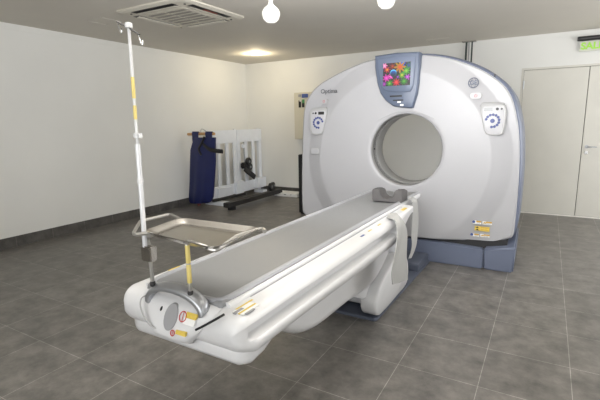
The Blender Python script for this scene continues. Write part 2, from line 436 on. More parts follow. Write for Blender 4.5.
# wordmark, monogram, power keys, control panels, stickers: all sit on the cover
def miny(x, z, a, b): return min(gy(x+i*a/4, z+j*b/2) for i in range(-4, 5) for j in (-2, 0, 2))
def at_px(u, v, y):   # the point of the scanner's plane y that lies on the sight line through (u, v)
    d = fw+r2*((u-300)/F)-u2*((v-200)/F); n = nv
    t = ((ORG+nv*y-CAM).dot(n))/d.dot(n); q = CAM+d*t-ORG
    return q.dot(dv), q.z
def on(u, v):
    y = 0
    for _ in range(4):
        x, z = at_px(u, v, y); y = gy(x, z)
    return x, y, z
def onp(u, v, hw, hh, lift=0):
    y = 0
    for _ in range(5):
        x, z = at_px(u, v, y); y = miny(x, z, hw, hh)-lift
    return x, y, z
x, y, z = onp(329, 91.2, .15, .03)
text_mesh('wordmark', 'Optima', .066, m_txt, g, (x, y-.002, z), (PI/2, 0, 0), .001, bold=.0005)
x, y, z = onp(473.5, 82.8, .05, .05, .003)
R = .044
bm = bmesh.new()
tube(bm, [(x+R*math.cos(2*PI*k/32), y-.004, z+R*math.sin(2*PI*k/32)) for k in range(33)], .0035, 6, cap=False)
lg = obj('round_monogram', bm, m_logo, g)
for k in range(4):
    a0 = PI/4+k*PI/2; bm = bmesh.new()
    tube(bm, [(x+(R-.004-.012*math.sin(PI*j/8))*math.cos(a0-.55+1.1*j/8), y-.004, z+(R-.004-.012*math.sin(PI*j/8))*math.sin(a0-.55+1.1*j/8)) for j in range(9)], .0016, 6)
    obj('monogram_swirl', bm, m_logo, lg)
text_mesh('monogram_letters', 'GE', .05, m_logo, lg, (x, y-.004, z), (PI/2, 0, 0), .001, bold=.0015)
for u, v in ((324.2, 101.3), (475.8, 95.8)):
    x, y, z = onp(u, v, .05, .027)
    bm = bmesh.new(); prism(bm, [(x+a, z+b) for a, b in rrect(-.05, .05, -.027, .027, .022)], y-.006, y+.01)
    k = obj('power_key', bm, m_ring, g)
    bm = bmesh.new(); prism(bm, [(x+a, z+b) for a, b in rrect(-.044, .044, -.021, .021, .018)], y-.008, y)
    obj('key_face', bm, m_gant, k)
    bm = bmesh.new(); tube(bm, [(x+.012*math.cos(PI/2+.6+(2*PI-1.2)*q/12), y-.009, z+.012*math.sin(PI/2+.6+(2*PI-1.2)*q/12)) for q in range(13)], .0018, 5)
    tube(bm, [(x, y-.009, z+.002), (x, y-.009, z+.016)], .0018, 5); obj('power_symbol', bm, m_labr, k)
m_face = mat('key_panel_white', (186, 186, 189), .4)
def control_panel(u, v, mir):
    # mir = -1 for the panel on the far left
    x, y, z = onp(u, v, .1, .12, .002)
    P = [(-.10, .155), (.06, .15), (.105, .12), (.118, .04), (.105, -.11), (.07, -.145), (-.02, -.145), (-.065, -.12), (-.09, -.03), (-.112, .06), (-.118, .13)]
    P = [(a*mir*.93, b) for a, b in P]
    pp = spline([(a, b, 0) for a, b in P+[P[0]]], 4)[:-1]
    bm = bmesh.new(); loft(bm, [[(x+q.x*s, y+t, z+q.y*s) for q in pp] for s, t in ((1.0, .06), (1.0, .0), (.975, -.004), (.93, .001))])
    cp = obj('control_panel', bm, m_ring, g, label='raised panel of round blue keys, %s side' % ('right' if mir > 0 else 'left'))
    P2 = [(a*.84, b*.84-.012) for a, b in P]
    pp = spline([(a, b, 0) for a, b in P2+[P2[0]]], 4)[:-1]
    bm = bmesh.new(); loft(bm, [[(x+q.x*s, y+t, z+q.y*s) for q in pp] for s, t in ((1., .01), (1., -.002), (.95, -.005))])
    obj('panel_face', bm, m_face, cp)
    yy = y-.006
    lx = -.045*mir*.9
    if mir < 0: lx = .04
    def dot(name, a, b, r, m):
        bm = bmesh.new(); lathe(bm, [(.0005, yy-.003), (r*.8, yy-.003), (r, yy), (r, yy+.004)], (x+a, 0, z+b), 12, 'y'); return obj(name, bm, m, cp)
    bm = bmesh.new(); box(bm, x+lx-.036, x+lx+.036, yy-.002, yy+.003, z+.075, z+.108); obj('readout', bm, m_lcd if mir > 0 else m_black, cp)
    for q in ((.035, .07) if mir > 0 else (-.03, -.062)): dot('round_key', q, .092, .013 if abs(q) < .05 else .009, m_black)
    dot('round_key', .01*mir*0, -.014, .02, m_btn)
    for k in range(11):
        an = math.radians(165-26*k) if mir > 0 else math.radians(15+26*k)
        dot('round_key', .056*math.cos(an), -.014+.056*math.sin(an), .0125, m_btn)
control_panel(492.6, 119.3, 1)
control_panel(318.3, 121.5, -1)
x, y, z = onp(315.3, 151, .05, .03)
bm = bmesh.new(); prism(bm, [(x+a, z+b) for a, b in rrect(-.052, .052, -.034, .034, .012)], y-.006, y+.02)
k = obj('small_hatch', bm, m_ring, g)
bm = bmesh.new(); prism(bm, [(x+a, z+b) for a, b in rrect(-.046, .046, -.028, .028, .01)], y-.008, y); obj('hatch_face', bm, m_gant, k)
def sticker(u0, v0, u1, v1, kind):
    _, y, _ = onp((u0+u1)/2, (v0+v1)/2, .06, .04, .004); x0, z1 = at_px(u0, v0, y); x1, z0 = at_px(u1, v1, y)
    bm = bmesh.new(); box(bm, x0, x1, y, y+.004, z0, z1)
    s = obj('warning_label', bm, m_laby if kind == 'y' else m_labw, g)
    hh = z1-z0
    if kind == 'y':
        for q in (.28, .78):
            bm = bmesh.new(); prism(bm, [(x0+.008, z0+hh*(q-.17)), (x0+.04, z0+hh*(q-.17)), (x0+.024, z0+hh*(q+.17))], y-.002, y); obj('warning_triangle', bm, m_black, s)
            bm = bmesh.new(); box(bm, x0+.055, x1-.01, y-.001, y, z0+hh*(q-.1), z0+hh*(q+.12)); obj('print', bm, m_labo, s)
    else:
        bm = bmesh.new(); box(bm, x0+.03, x1, y-.001, y, z0+hh*.5, z1); obj('header', bm, m_labo, s)
        for q in (.12, .3):
            bm = bmesh.new(); box(bm, x0+.035, x1-.01, y-.001, y, z0+hh*q, z0+hh*(q+.07)); obj('print', bm, m_labg, s)
        bm = bmesh.new()
        if kind == 'b': lathe(bm, [(.001, y-.002), (.014, y-.002), (.014, y)], (x0+.008, 0, z0+hh*.6), 16, 'y'); obj('blue_symbol', bm, m_labb, s)
        else: prism(bm, [(x0+.001, z0+hh*.3), (x0+.038, z0+hh*.3), (x0+.02, z1-.004)], y-.002, y); obj('warning_triangle', bm, m_labo, s)
sticker(473, 220.2, 481, 224.4, 'b'); sticker(482.5, 221.2, 491.8, 225.2, 't')
sticker(474.8, 225.9, 489.4, 231.9, 'y')
sticker(471, 233.2, 478.8, 236.8, 'b'); sticker(480.3, 233.9, 489.5, 237.6, 't')
# small clip near the top right of the rim
bm = bmesh.new(); q = (.79, 1.853); box(bm, q[0]-.004, q[0]+.006, .04, .06, q[1]-.015, q[1]+.012); obj('latch', bm, m_dark, g)

# ---------------------------------------------------------------- patient table
# the table's long axis: turned a little clockwise from the gantry's, about its foot end
PIV = Wd(0, -3.0, 0)
TH = math.radians(-.3)
dv = Vector((math.cos(TH), math.sin(TH), 0)); nv = Vector((-math.sin(TH), math.cos(TH), 0))
ORG = PIV+nv*3.0
t = thing('patient_table', 'long white motorised scanner table with grey mattress and silver end handle', 'scanner table', ORG, TH)
def body_sec(y):
    Y0, Y1 = -3.272, -1.0
    lk = sstep(-3.225, -3.18, y)*(1-sstep(-1.56, -1.5, y)); s = max(0.0, min(1, (y-Y0)/.08)); e = max(0, 1-(1-s)**2.2)**(1/2.2)
    zt, zb, wdt = .782, .625-.017*sstep(-3.1, -2.0, y), .33
    zm = .706
    zt = zm+(zt-zm)*e; zb = zm+(zb-zm)*e; wdt = wdt-.05*(1-math.sqrt(max(0, 1-(1-s)**2)))
    k = sstep(-1.50, -1.02, y); zb = zb+.11*k**1.5; wdt -= .03*sstep(-1.6, -1, y)
    gd = .036*sstep(-3.225, -3.195, y)*(1-sstep(-1.55, -1.5, y))
    hgt = zt-zb; c = []
    R = [(0, 1.0), (.24, 1.0), (wdt-.045, 1.0)]
    for a in range(1, 6): R.append((wdt-.045+.045*math.sin(a/5*PI/2), 1-.22*(1-math.cos(a/5*PI/2))))
    R += [(wdt+.001, .76), (wdt-gd*.15, .725), (wdt-gd*.9, .70), (wdt-gd, .66), (wdt-gd, .52), (wdt-gd*.9, .43), (wdt-gd*.35, .395), (wdt+.008*lk, .36), (wdt+.014*lk, .30), (wdt+.015*lk, .22), (wdt+.012*lk-.006*(1-lk), .12), (wdt+.004*lk-.02*(1-lk), .04), (wdt-.008-.035*(1-lk), 0), (.15, 0), (0, 0)]
    pts = [(x, y, zb+hgt*f) for x, f in R]
    pts += [(-x, yy, zz) for x, yy, zz in pts[-2:0:-1]]
    return pts
YS = [-3.2719, -3.2715, -3.27, -3.267, -3.264, -3.261, -3.256, -3.249, -3.24, -3.228, -3.22, -3.214, -3.208, -3.2, -3.19, -3.18, -3.17, -3.16, -3.15]+[-3.1+.1*k for k in range(14)]+[-1.72, -1.68, -1.66, -1.645, -1.63, -1.615, -1.6, -1.58, -1.56, -1.545, -1.53, -1.515, -1.5, -1.45, -1.4, -1.3, -1.2, -1.1, -1.04, -1.01, -1.0]
bm = bmesh.new(); loft(bm, [body_sec(y) for y in YS])
body = obj('table_body', bm, m_white, t, sharp=38)
# lower pan under the foot end and carriage housing
bm = bmesh.new()
def rsec(x, y, z0, z1, r):
    return [(a, y, b) for a, b in rrect(-x, x, z0, z1, min(r, (z1-z0)*.49), 5)]
loft(bm, [rsec(*q) for q in ((.26,-3.24,.595,.64,.015),(.30,-3.222,.575,.65,.03),(.312,-3.18,.563,.66,.03),(.312,-3.10,.572,.66,.03),(.30,-2.98,.60,.66,.03),(.28,-2.85,.64,.67,.01))])
obj('underside_pan', bm, m_white, body, sharp=50)
bm = bmesh.new()
prof = [(-2.96,.62),(-2.88,.575),(-2.80,.51),(-2.72,.445),(-2.62,.385),(-2.50,.345),(-2.36,.325),(-2.2,.318),(-2.0,.31),(-1.8,.29),(-1.6,.28),(-1.4,.33),(-1.2,.45),(-1.1,.6)]
prof = [(p.x, p.y) for p in spline([(a, b, 0) for a, b in prof], 3)]
loft(bm, [rsec(.19, y, z, .66, .06 if z < .6 else .01) for y, z in prof])
obj('lift_arm_cover', bm, m_white, t, sharp=50)
# scissor leg covers
for s in (-1, 1):
    P = [(-1.12,.375),(-1.32,.335),(-1.5,.27),(-1.59,.20),(-1.61,.12),(-1.56,.05),(-1.44,.03),(-1.1,.03),(-.86,.04),(-.80,.12),(-.82,.25),(-.92,.34)]
    P = [(p.x, p.y) for p in spline([(a, b, 0) for a, b in P+[P[0]]], 4)][:-1]
    bm = bmesh.new()
    def ins(d):
        cy = sum(p[0] for p in P)/len(P); cz = sum(p[1] for p in P)/len(P)
        return [(a+(cy-a)*d/.5, b+(cz-b)*d/.25) for a, b in P]
    x0, x1 = .10, .222
    loft(bm, [[(s*x, a, b) for a, b in ins(d)] for x, d in ((x0, .01), (x0+.012, 0), (x1-.02, 0), (x1-.006, .006), (x1, .02))])
    obj('leg_cover', bm, m_white, t, sharp=50)
bm = bmesh.new(); prism(bm, rrect(-1.45, -.5, .04, .42, .06), -.088, .088, 'x'); obj('lift_column', bm, m_white, t)
bm = bmesh.new()
loft(bm, [[(x, -1.93+a, .33+b), (x, -1.5+a, .13+b), (x, -1.40+a, .20+b), (x, -1.7+a, .40+b)] for x, a, b in ((-.14, 0, 0), (.14, 0, 0))])
obj('scissor_link', bm, m_white, t, bevel=.012)
bm = bmesh.new(); prism(bm, [(-.215,-1.57),(.195,-1.57),(.21,-1.54),(.228,-.05),(.228,-.045),(-.23,-.045)], 0, .024, 'z')
obj('floor_plate', bm, m_plate, t, bevel=.004, label='blue-grey floor plate under the table')
bm = bmesh.new(); prism(bm, rrect(-.45, -.05, .02, .10, .015), -.2, .215, 'x'); obj('cable_box', bm, m_plate, t, bevel=.006, label='blue-grey box joining table and gantry')
# cradle, mattress
bm = bmesh.new()
def cr(y, k=1, dz=0): return [(a*k*.945, y, b+dz) for a, b in ((-.245,.792),(-.235,.80),(-.215,.80),(-.2,.786),(.2,.786),(.215,.80),(.235,.80),(.245,.792),(.24,.765),(.15,.752),(-.15,.752),(-.24,.765))]
loft(bm, [cr(-3.2), cr(-.6), cr(-.5, .97), cr(-.47, .9)])
cradle = obj('cradle', bm, m_white, t, sharp=60)
bm = bmesh.new()
def pad(y, k=1, dz=0):
    top = [(-.226,.79),(-.222,.803),(-.21,.809),(-.19,.809),(-.165,.805),(-.11,.801),(0,.798),(.11,.801),(.165,.805),(.19,.809),(.21,.809),(.222,.803),(.226,.79)]
    return [(a*k*.95, y, b+dz) for a, b in top]+[(.2*k, y, .787), (-.2*k, y, .787)]
loft(bm, [pad(-3.222, .93, -.012), pad(-3.212, .97, -.003), pad(-3.19), pad(-2.2), pad(-1.2), pad(-.6), pad(-.5, .97), pad(-.485, .93, -.008)])
mt = obj('mattress', bm, m_pad, cradle, sharp=60, label='long grey vinyl mattress')
ep = [(.203, -.5-.27*k, .8065) for k in range(10)]+[(.203, -3.1, .806), (.201, -3.16, .804), (.188, -3.195, .80), (.16, -3.205, .797), (.08, -3.207, .795)]
bm = bmesh.new(); tube(bm, ep+[(0, -3.207, .795)]+[(-x, y, z) for x, y, z in ep[::-1]], .0145, 8)
obj('mattress_edge', bm, m_pipe, mt, label='paler rolled edge of the mattress')
for s in (-1, 1):
    bm = bmesh.new(); box(bm, s*.2345-.001, s*.2345+.001, -3.08, -1.1, .781, .786); obj('rail_gap', bm, m_pipe, body)
# cradle end cap
bm = bmesh.new()
ST = [(-3.04,.772,.205),(-3.14,.785,.208),(-3.2,.797,.208),(-3.25,.789,.206),(-3.272,.77,.195),(-3.286,.745,.176),(-3.298,.72,.153),(-3.308,.695,.128),(-3.316,.67,.10),(-3.31,.652,.085),(-3.285,.64,.07)]
def capc(y, z, hw):
    row = []
    for k in range(17):
        u = -1+2*k/16; row.append((u*hw, y+.02*abs(u)**4, z-(.008*abs(u)**4)))
    return row
loft(bm, [capc(*q)+[(x*.96, y+.03, z-.016) for x, y, z in capc(*q)[::-1]] for q in ST])
cap = obj('end_cap', bm, m_white, t, sharp=50)
def capy(z): return interp([(q[1], q[0]) for q in ST[::-1] if q[1] < .8], z)
# dark gap along its right edge, seam along its left edge
def gpt(u, v, y): x, z = at_px(u, v, y); return Vector((x, y, z))
GP = {1: [gpt(224, 314.5, -3.25), gpt(218, 318, -3.272), gpt(209, 323, -3.296), gpt(202, 326.8, -3.306), gpt(195.5, 330, -3.314)],
      -1: [gpt(147, 295, -3.255), gpt(142, 298, -3.285), gpt(141, 306, -3.305), gpt(145, 317, -3.312), gpt(151, 325, -3.312), gpt(158, 328.5, -3.305)]}
for s, m_, nm in ((1, m_black, 'end_gap'), (-1, m_ring, 'end_seam')):
    bm = bmesh.new(); tube(bm, [Vector((p.x, p.y+(.001 if s > 0 else -.003), p.z)) for p in spline(GP[s], 3)], .005 if s > 0 else .003, 6); obj(nm, bm, m_, cap)
# handle
bm = bmesh.new(); secs = []
for k in range(25):
    a = PI*k/24; u = math.cos(a)
    x = .010-.144*u; z = .772+.074*math.sin(a)**.85; th = .010+.003*abs(u)**2; dp = .025
    sl = Vector((.165*math.sin(a), 0, .092*u*1.1)); nrm = Vector((-u*.8, 0, math.sin(a)+.25)).normalized()
    nrm = Vector((-u*1.0, 0, .3+math.sin(a))).normalized()
    c = Vector((x, -3.258+.0*u, z))
    ring = []
    for j in range(12):
        b = 2*PI*j/12; cs, sn = math.cos(b), math.sin(b)
        cs = math.copysign(abs(cs)**.45, cs); sn = math.copysign(abs(sn)**.45, sn)
        ring.append(c+Vector((0, 1, 0))*dp*cs+nrm*th*sn+Vector((0, 0, -.012))*(-cs if cs < 0 else 0))
    secs.append(ring)
loft(bm, secs); hd = obj('handle', bm, m_silver, cap, sharp=60, label='silver arched handle on the foot end')
def on_cap(name, m, poly, d=.0015, par=None, label=None):
    # thin plate that follows the face of the end cap
    bm = bmesh.new()
    zc = sum(p[1] for p in poly)/len(poly); sl = (capy(zc+.03)-capy(zc-.03))/.06
    loft(bm, [[(x, capy(zc)+sl*(z-zc)-k-.0005, z) for x, z in poly] for k in (-.007, d)])
    return obj(name, bm, m, par or cap, label=label)
def cpx(u, v, y=-3.3): return at_px(u, v, y)
cx, cz = cpx(169.2, 317.6)
on_cap('speaker_grille', m_labg, [(cx+.033*math.cos(2*PI*k/28), cz+.046*math.sin(2*PI*k/28)) for k in range(28)], .003, label='round grey speaker grille')
def on_px(name, m, u0, v0, u1, v1, d=.0015, par=None):
    x0, z1 = cpx(u0, v0); x1, z0 = cpx(u1, v1)
    if z1 <= z0: z0, z1 = z0-.004, z0+.004
    return on_cap(name, m, drect(x0, x1, z0, z1), d, par)
def ringlab(u, v, r, par=None):
    x, z = cpx(u, v); bm = bmesh.new()
    tube(bm, [(x+r*math.cos(2*PI*k/20), capy(z+r*math.sin(2*PI*k/20))-.004, z+r*math.sin(2*PI*k/20)) for k in range(21)], .0018, 5, cap=False)
    tube(bm, [(x, capy(z+r)-.004, z+r), (x, capy(z-r)-.004, z-r)], .0015, 4)
    obj('no_entry_symbol', bm, m_labr, par or cap)
def clab(u, v, w, h, d, m, name='warning_label'):
    x, z = cpx(u, v); return on_cap(name, m, drect(x-w/2, x+w/2, z-h/2, z+h/2), d)
clab(187.2, 320.5, .055, .04, .0015, m_labw)
clab(187.6, 318, .052, .018, .003, m_laby)
clab(182.6, 332.2, .05, .014, .0025, m_laby)
ringlab(180.3, 318, .017); ringlab(175.3, 331.4, .010)
x, z = cpx(157.8, 310.2); on_cap('screw_hole', m_black, [(x+.005*math.cos(k), z+.008*math.sin(k)) for k in [2*PI*i/10 for i in range(10)]], .002)
# printed labels on the right rim of the body and little marks along it
def rimlab(u, v, w, l, m, z=.7835):
    dd = fw+r2*((u-300)/F)-u2*((v-200)/F); tt = (z-CAM.z)/dd.z; q = CAM+dd*tt-ORG; x, y = q.dot(dv), q.dot(nv)
    bm = bmesh.new(); box(bm, x-w/2, x+w/2, y-l/2, y+l/2, z-.004, z); return obj('rim_label', bm, m, body)
rimlab(246, 308, .05, .10, m_labw, .7828)
rimlab(244.5, 304.2, .008, .10, m_laby); rimlab(247.4, 308.2, .008, .10, m_laby, .784); rimlab(238.5, 310.5, .014, .05, m_labg); rimlab(250, 311, .01, .05, m_labg)
rimlab(362.6, 235.5, .012, .05, m_labb); rimlab(370, 230.3, .01, .05, m_laby); rimlab(379.3, 224.5, .01, .05, m_laby)
bm = bmesh.new(); box(bm, .262, .285, -1.22, -1.12, .7795, .784); obj('rim_label', bm, m_laby, body)
bm = bmesh.new(); box(bm, -.295, -.285, -3.02, -2.95, .7795, .784); obj('rim_label', bm, m_laby, body)

# head holder cushion
hh = thing('head_holder', 'dark grey foam head cushion with curved notch at the far end of the mattress', 'head cushion', ORG+dv*.105+nv*-1.0+Vector((0, 0, .8095)), TH)
bm = bmesh.new(); R = []
P = [(-.118, 0), (.118, 0), (.124, .012), (.124, .098), (.118, .104), (.066, .098)]
for k in range(13):
    a = -PI*.05-PI*.86*k/12; P.append((.0+.06*math.cos(a), .088+.062*math.sin(a)-.002))
P += [(-.066, .104), (-.118, .1), (-.125, .092), (-.127, .01)]
loft(bm, [[(x, y, z*s) for x, z in P] for y, s in ((-.085, 1.0), (.0, 1.0), (.07, .8))])
obj('cushion', bm, m_foam, hh, bevel=.006)

# straps: ribbons given row by row by their two edges
def xp(u, v, X):
    d = fw+r2*((u-300)/F)-u2*((v-200)/F); q = CAM+d*((ORG+dv*X-CAM).dot(dv)/d.dot(dv))-ORG
    return Vector((X, q.dot(nv), q.z))
def strap(name, label, rows, m):
    A = spline([xp(r[1], r[2], r[0]) for r in rows], 4); B = spline([xp(r[3], r[4], r[0]) for r in rows], 4)
    bm = bmesh.new(); secs = []
    for i, (a, b) in enumerate(zip(A, B)):
        p0, p1 = A[max(i-1, 0)], A[min(i+1, len(A)-1)]
        nn = (p1-p0).cross(b-a).normalized()
        if nn.x < 0: nn = -nn
        row = [a.lerp(b, k/8)+nn*.004*math.sin(k*1.1+i*.35) for k in range(9)]
        secs.append([q+nn*.002 for q in row]+[q-nn*.002 for q in row[::-1]])
    loft(bm, secs); o = obj(name, bm, m, None, sharp=60); o.location = ORG; o.rotation_euler = (0, 0, TH)
    return tag(o, label, 'strap')
strap('restraint_strap', 'wide pale grey strap draped over the table side and hanging low', [(.255, 386, 217.5, 390, 213), (.31, 390, 218, 396, 213.5), (.362, 395, 221, 401, 217.5), (.385, 397, 227, 405, 225), (.39, 397.5, 234, 406.5, 234), (.392, 396, 244, 407, 244), (.395, 394, 255, 407, 257), (.40, 392, 272, 407.5, 270), (.40, 393, 284.5, 407, 280)], m_cloth)
strap('restraint_strap', 'narrower pale grey strap hanging off the head end of the table', [(.235, 407.5, 199.5, 411, 197), (.27, 411.5, 200, 416, 198.5), (.285, 412.5, 206, 418, 204), (.285, 412.5, 222, 418, 222), (.283, 411.8, 235, 416.8, 235), (.28, 411.5, 247, 416, 246), (.26, 408, 259, 412, 257.5)], m_cloth)

# ---------------------------------------------------------------- tray and drip pole
tr = thing('instrument_tray', 'stainless steel tray on a bent tube frame above the table handle', 'tray', ORG+nv*-3.265+Vector((0, 0, .85)), TH)
fr = []
TZ = .205
TORG = ORG+nv*-3.265+Vector((0, 0, .85))
def zp(u, v, z, m=True):
    d = fw+r2*((u-300)/F)-u2*((v-200)/F); q = CAM+d*((z-CAM.z)/d.z)-TORG
    return Vector((q.dot(dv), q.dot(nv), q.z))
path1 = [Vector(q) for q in ((.097, 0, -.035), (.097, 0, .0), (.0965, 0, .16), (.099, 0, .188))]+[zp(194.5, 243.3, 1.056), zp(204, 246.3, 1.053), zp(212, 249.6, 1.045), zp(218, 249.3, 1.045), zp(227, 243, 1.05), zp(237, 236.3, 1.055), zp(250, 232, 1.058), zp(262, 228.8, 1.06), zp(264.8, 231.5, 1.06)]
bm = bmesh.new(); tube(bm, spline(path1, 5), .0075, 8); fr1 = obj('tube_frame', bm, m_tube, tr)
path2 = [Vector(q) for q in ((-.108, 0, -.035), (-.108, 0, .0), (-.112, 0, .14), (-.114, 0, .175))]+[zp(152, 234.8, 1.052), zp(147.5, 233.3, 1.052), zp(136, 234.8, 1.05)]
bm = bmesh.new(); tube(bm, spline(path2, 5), .0075, 8); obj('tube_frame', bm, m_tube, tr)
bm = bmesh.new(); tube(bm, [zp(u, v, 1.05) for u, v in ((136, 234.8), (134.2, 234.3), (133.8, 232.6), (139.5, 222.3), (140.5, 221.3), (142.5, 220.6), (168, 214.7), (171.5, 214.8), (182.5, 220.3))], .007, 8); obj('tube_frame', bm, m_tube, tr)
for x, y in ((.097, 0), (-.108, 0)):
    bm = bmesh.new(); lathe(bm, [(.008, -.014), (.0115, -.008), (.0105, .004), (.008, .007)], (x, y, -.008), 14); obj('socket_collar', bm, m_rub, tr)
for z0, z1 in ((.03, .102), (.107, .176)):
    bm = bmesh.new(); lathe(bm, [(.0078, z0), (.0088, z0+.002), (.0088, z1-.002), (.0078, z1)], (.0965, 0, 0), 14); obj('yellow_sleeve', bm, m_yel, fr1, label='yellow tape sleeve on the upright')
def plate(s, z, y0=0):
    # corners from the photograph's tray, in tray coordinates
    Cn = [tuple(zp(u, v, 1.064).xy) for u, v in ((142, 231.5), (215, 248.5), (262, 228), (180, 217.8))]
    cx = sum(c[0] for c in Cn)/4; cy = sum(c[1] for c in Cn)/4; out = []
    for i in range(4):
        a, b, c = Vector(Cn[i-1]), Vector(Cn[i]), Vector(Cn[(i+1) % 4])
        e0 = b+(a-b).normalized()*.05; e1 = b+(c-b).normalized()*.05
        for k in range(6):
            q = k/5; p = e0*(1-q)**2+b*2*q*(1-q)+e1*q*q
            out.append((cx+(p.x-cx)*s, cy+(p.y-cy)*s, z))
    return out
bm = bmesh.new(); loft(bm, [plate(s, z) for s, z in ((.78, .198), (.82, .197), (.88, .202), (.96, .214), (1.0, .216), (1.0, .213), (.96, .210), (.88, .198), (.82, .193))], cap=False)
rws = plate(.78, .198); vs = [bm.verts.new(p) for p in rws]; bm.faces.new(vs)
rws = plate(.82, .193); vs = [bm.verts.new(p) for p in rws]; bm.faces.new(vs)
obj('tray_plate', bm, m_steel, tr, sharp=50)

def wpt(u, v, y): x, z = at_px(u, v, y); return Vector((x, y, z))
pb = wpt(145.5, 252, -3.28); pt_ = wpt(128.6, 25.5, -3.28)
iv = thing('drip_pole', 'tall thin white drip pole with two hooks, clamped beside the steel tray', 'drip stand', ORG+dv*pb.x+nv*pb.y+Vector((0, 0, pb.z)), TH)
dp = pt_-pb
def L_(f): return dp*f
bm = bmesh.new(); tube(bm, [L_(0), L_(.5)], .0095, 12); obj('lower_tube', bm, mat('pole_aluminium', (222, 223, 226), .3, .3), iv)
bm = bmesh.new(); tube(bm, [L_(.5), L_(1.0)], .0055, 12); up_ = obj('upper_tube', bm, m_white, iv)
bm = bmesh.new(); tube(bm, [L_(.53), L_(.548)], .0125, 12); box(bm, L_(.54).x, L_(.54).x+.02, -.008, .008, L_(.54).z-.008, L_(.54).z+.008); obj('height_collar', bm, m_white, iv)
bm = bmesh.new(); tube(bm, [L_(.325), L_(.345)], .012, 12); obj('lower_collar', bm, m_white, iv)
bm = bmesh.new(); tube(bm, [L_(.70), L_(.79)], .0063, 12); obj('tape_band', bm, m_yel, iv, label='pale yellow tape band')
bm = bmesh.new(); tube(bm, [L_(.61), L_(.67)], .0063, 12); obj('tape_band', bm, m_yel, iv, label='pale yellow tape band')
for s, (u, v) in ((-1, (116.8, 21.5)), (1, (139.6, 34.5))):
    e = wpt(u, v, -3.28)-pb; c0 = L_(.99)
    bm = bmesh.new(); tube(bm, [c0, e], .0032, 8)
    hk = obj('hook_arm', bm, m_foam, iv)
    bm = bmesh.new(); q0 = e+(c0-e)*.08; tube(bm, spline([q0, q0+Vector((.002, 0, -.015)), q0+Vector((.009, 0, -.034)), q0+Vector((.015, 0, -.038)), q0+Vector((.018, 0, -.03)), q0+Vector((.015, 0, -.024))], 3), .0022, 8)
    obj('hook', bm, m_chrome, hk)
bm = bmesh.new(); lathe(bm, [(.001, -.01), (.013, -.008), (.013, .008), (.001, .012)], tuple(L_(1.0)), 12); obj('pole_cap', bm, m_white, iv)
bm = bmesh.new(); box(bm, -.014, .042, -.012, .022, -.034, .026)
obj('clamp_block', bm, m_steel, iv, bevel=.004)

# ---------------------------------------------------------------- rack by the left wall
RX = .36
RY0, RY1 = -1.66, -.04
rk = thing('slatted_rack', 'pale grey slatted board rack standing against the left wall near the corner', 'rack', (RX, -.9, 0))
RT = 1.325
def rb(name, y0, y1, z0, z1, x0=-.02, x1=.02, m_=m_rack, par=rk, bev=.004):
    return obj(name, bx(x0, x1, y0+.9, y1+.9, z0, z1), m_, par, bevel=bev)
ym = -.86
for a, b in ((RY0, ym-.008), (ym+.008, RY1)):
    rb('top_board', a, b, RT-.24, RT)
    rb('bottom_board', a, b, .1, .3, -.02, .03)
    n = 4
    for k in range(n):
        wq = .1 if k in (0, n-1) else .085
        y0 = a+(b-a-wq)*k/(n-1)
        rb('slat', y0, y0+wq, .3, RT-.24, -.015, .012)
for y in (RY0+.02, ym, RY1-.06):
    rb('post', y-.018, y+.03, .02, RT+.01, -.06, -.02)
rb('foot', RY0-.02, RY0+.12, 0, .07, -.12, .35)
rb('foot', RY1-.14, RY1, 0, .06, -.12, .12)
rb('bracket', -1.02, -.8, .1, .34, .03, .10); rb('bracket', -.36, -.06, .13, .33, .03, .12); rb('bracket', -1.5, -1.1, .1, .27, .03, .06)
# floor rail
bm = bmesh.new(); tube_pts = None
fl = thing('dark_rail', 'long black padded rail lying on the floor in front of the slatted rack', 'rail', (.62, -.8, 0), 0)
def wz(u, v, z):
    d = fw+r2*((u-300)/F)-u2*((v-200)/F); return CAM+d*((z-CAM.z)/d.z)
def beam(name, p0, p1, z0, z1, wd, m_, par, base, bev=.008):
    p0 = Vector(p0); p1 = Vector(p1); dr = (p1-p0).normalized(); sd = Vector((-dr.y, dr.x, 0))*wd/2
    bm = bmesh.new(); P = [p0-sd, p1-sd, p1+sd, p0+sd]
    P = [(a.x-base[0], a.y-base[1]) for a in P]
    prism(bm, P, z0, z1, 'z'); return obj(name, bm, m_, par, bevel=bev)
A = wz(226, 208, .06); B = wz(280, 190.5, .10)
beam('rail_bar', (A.x, A.y, 0), (B.x, min(B.y, -.08), 0), .06, .14, .12, m_rub, fl, (.62, -.8))
beam('rail_foot', (A.x, A.y+.1, 0), (A.x, A.y+.2, 0), 0, .062, .1, m_black, fl, (.62, -.8), .004)
beam('rail_foot', (B.x, -.3, 0), (B.x, -.2, 0), 0, .062, .1, m_black, fl, (.62, -.8), .004)
A2 = Vector((.50, -1.75, 0)); beam('lower_bar', (.52, -1.78, 0), (.56, -.9, 0), .08, .12, .05, m_rub, fl, (.62, -.8), .004)
